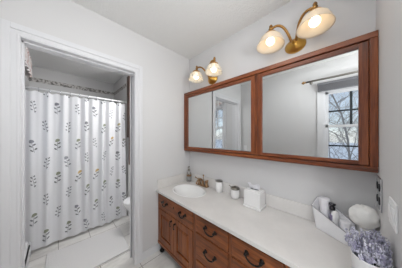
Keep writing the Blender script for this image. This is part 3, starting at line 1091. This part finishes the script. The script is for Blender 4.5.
sc_ = thing('shower_curtain', 'white shower curtain printed with small grey and ochre flower sprigs', 'shower curtain', (0.3, RYY, 0.05))
XA, XB, NXC, NZC = -0.262, 0.805, 300, 48
vs, fs = [], []
rgc = random.Random(4)
ph = [rgc.uniform(0, 6.28) for _ in range(8)]
for kz in range(NZC + 1):
    w = kz / NZC                        # 0 top
    for i in range(NXC + 1):
        t = i / NXC
        x = XA + (XB - XA) * t
        fold = 0.024 * sin(2 * pi * 9.5 * t + 1.2 * sin(2 * pi * 1.3 * t + ph[0]) + 0.5 * w) + 0.012 * sin(2 * pi * 15 * t + ph[1] + 0.8 * w) * (1 - 0.5 * w)
        fold += 0.022 * w * sin(2 * pi * 3.2 * t + ph[2])
        fold *= (0.55 + 0.5 * min(1, w * 3)) * (0.45 + 0.75 * t) * (1 - 0.35 * w)
        y = RYY - 0.03 - 0.035 * w + fold
        z = 1.885 + 0.008 * cos(2 * pi * 12 * t) * (1 - w) - (1.885 - 0.035) * w 
        vs.append((x + 0.008 * w * sin(14 * t + ph[3]), y, z))
for kz in range(NZC):
    for i in range(NXC):
        a = kz * (NXC + 1) + i
        fs.append((a, a + 1, a + NXC + 2, a + NXC + 1))
MB().add(vs, fs, True).build('cloth', 'sprig_cloth', sc_)
for k in range(12):
    x = XA + 0.012 + (XB - XA - 0.024) * k / 11
    pts = arc(lambda t: (x, RYY + 0.021 * sin(2 * pi * t) - 0.002, RZ - 0.012 + 0.030 * cos(2 * pi * t)), 17)
    MB().tube(pts, 0.0022, 6).build('ring', 'chrome', sc_)

# bathtub behind the curtain
tb = MB()
X0, X1, YA, YB, TH = LX + 0.003, TX - 0.003, 2.69, TBY - 0.003, 0.46
rows = [(0.0, 0.0), (0.0, TH), (0.055, TH), (0.085, TH - 0.06), (0.11, 0.16), (0.16, 0.09)]
vs, fs = [], []
for o_, z in rows:
    oy = o_
    vs += [(X0 + o_, YA + oy, z), (X1 - o_, YA + oy, z), (X1 - o_, YB - oy, z), (X0 + o_, YB - oy, z)]
for k in range(len(rows) - 1):
    for i in range(4):
        j = (i + 1) % 4
        fs.append((k * 4 + i, k * 4 + j, k * 4 + 4 + j, k * 4 + 4 + i))
fs.append(tuple(range(len(rows) * 4 - 4, len(rows) * 4)))
fs.append((3, 2, 1, 0))
tag(tb.add(vs, fs).build('bathtub', 'porcelain', origin=(0.27, 3.05, 0), bevel=0.02, seg=4), 'white bathtub in the alcove behind the flowered shower curtain', 'bathtub')

# toilet against the right bath wall, facing left
tl = thing('toilet', 'white toilet just inside the bath door, its bowl at the right jamb', 'toilet', (1.1, 2.14, 0))
ty = 2.17
b = MB()
rows = [(0.30, 0.10, 1.05, 0.0), (0.29, 0.095, 1.05, 0.03), (0.22, 0.085, 1.02, 0.14), (0.21, 0.10, 0.98, 0.22), (0.25, 0.16, 0.94, 0.32), (0.275, 0.185, 0.93, 0.385), (0.272, 0.182, 0.93, 0.40), (0.20, 0.13, 0.925, 0.40), (0.15, 0.09, 0.93, 0.30), (0.05, 0.04, 0.94, 0.22)]
vs, fs, SG = [], [], 32
for (a, c_, xc, z) in rows:
    for i in range(SG):
        t = 2 * pi * i / SG
        vs.append((xc + a * cos(t), ty + c_ * sin(t), z))
for k in range(len(rows) - 1):
    for i in range(SG):
        j = (i + 1) % SG
        fs.append((k * SG + i, k * SG + j, (k + 1) * SG + j, (k + 1) * SG + i))
fs.append(tuple(range((len(rows) - 1) * SG, len(rows) * SG)))
fs.append(tuple(reversed(range(SG))))
b.add(vs, fs, True).build('bowl', 'porcelain', tl)
MB().lathe((0.93, ty, 0.402), [(0.272, 0), (0.278, 0.006), (0.276, 0.02), (0.255, 0.028), (0.0, 0.034)], seg=40, ell=(1, 0.70)).build('seat_lid', 'porcelain', tl)
MB().box(1.18, 1.38, ty - 0.10, ty + 0.10, 0.0, 0.40).build('pedestal', 'porcelain', tl, bevel=0.03, seg=3)
tk = MB().box(1.345, 1.53, ty - 0.21, ty + 0.21, 0.40, 0.74).build('tank', 'porcelain', tl, bevel=0.02, seg=3)
MB().box(1.335, 1.54, ty - 0.22, ty + 0.22, 0.74, 0.775).build('tank_lid', 'porcelain', tl, bevel=0.01, seg=3)
MB().tube([(1.345, ty - 0.15, 0.68), (1.325, ty - 0.15, 0.68), (1.325, ty - 0.09, 0.675)], 0.006, 8).build('flush_lever', 'chrome', tk)

# wooden wall shelf unit on the partition
cb = thing('wall_cabinet', 'tall dark brown wooden wall cabinet beside the shower curtain', 'cabinet', (0.95, 2.52, 1.33))
MB().box(0.826, 1.12, 2.475, 2.5695, 1.33, 2.34).build('cabinet_box', 'dark_oak', cb, bevel=0.003)
MB().box(0.830, 1.116, 2.457, 2.4745, 1.335, 2.335).build('door', 'dark_oak', cb, bevel=0.004)
MB().box(0.855, 0.895, 2.548, 2.5695, 0.87, 1.33).build('hanging_rail', 'dark_oak', cb, bevel=0.002)

# bath mat, baseboard heater, valance
b = MB()
P = [(-0.098, 1.80), (0.618, 1.80), (0.650, 2.335), (-0.080, 2.385)]
b.prism(P, 0.0005, 0.017, 'z')
tag(b.build('bath_mat', 'bath_mat_pile', origin=(0.27, 2.08, 0), bevel=0.007, seg=3), 'white rectangular bath mat on the tiles in front of the tub', 'bath mat')
hb = thing('baseboard_heater', 'white baseboard heater along the left wall inside the bath door', 'heater', (LX, 2.1, 0))
b = MB().prism([(LX, 0.0), (-0.212, 0.0), (-0.207, 0.03), (-0.207, 0.125), (-0.230, 0.125), (-0.230, 0.145), (-0.217, 0.150), (-0.225, 0.175), (LX, 0.18)], 1.70, 2.480)
b.build('heater_cover', 'trim_paint', hb)
MB().box(-0.2295, -0.2075, 1.72, 2.47, 0.1255, 0.1445).build('vent_slot', 'dark_slot', hb)
MB().prism([(LX, 0.0), (-0.205, 0.0), (-0.203, 0.15), (-0.216, 0.182), (LX, 0.184)], 2.480, 2.495).build('end_cap', 'trim_paint', hb, bevel=0.002)
vl = thing('window_valance', 'red and white printed valance over the bath window at the left', 'valance', (LX, 2.35, 2.2))
MB().tube([(-0.225, 1.97, 2.27), (-0.225, 2.78, 2.27)], 0.006, 8).tube([(LX, 2.78, 2.27), (-0.225, 2.78, 2.27)], 0.006, 8).tube([(LX, 1.97, 2.27), (-0.225, 1.97, 2.27)], 0.006, 8).build('valance_rod', 'white_plastic', vl)
vs, fs = [], []
path = [(LX + 0.012 + (0.065) * i / 8, 2.786) for i in range(9)] + [(-0.222, 2.78 - 0.8 * i / 120) for i in range(1, 121)]
for k in range(9):
    w = k / 8
    for i, (x, y) in enumerate(path):
        f = 0.008 * sin(i * 0.55 + 0.4 * sin(i * 0.21)) * (0.4 + 0.9 * w)
        if i < 9:
            vs.append((x, y + 0.3 * f, 2.30 - 0.20 * w))
        else:
            vs.append((x + f, y, 2.30 - 0.20 * w - 0.02 * abs(sin(i * 0.1)) * w))
L_ = len(path)
for k in range(8):
    for i in range(L_ - 1):
        a = k * L_ + i
        fs.append((a, a + 1, a + L_ + 1, a + L_))
MB().add(vs, fs, True).build('valance_cloth', 'valance_print', vl)
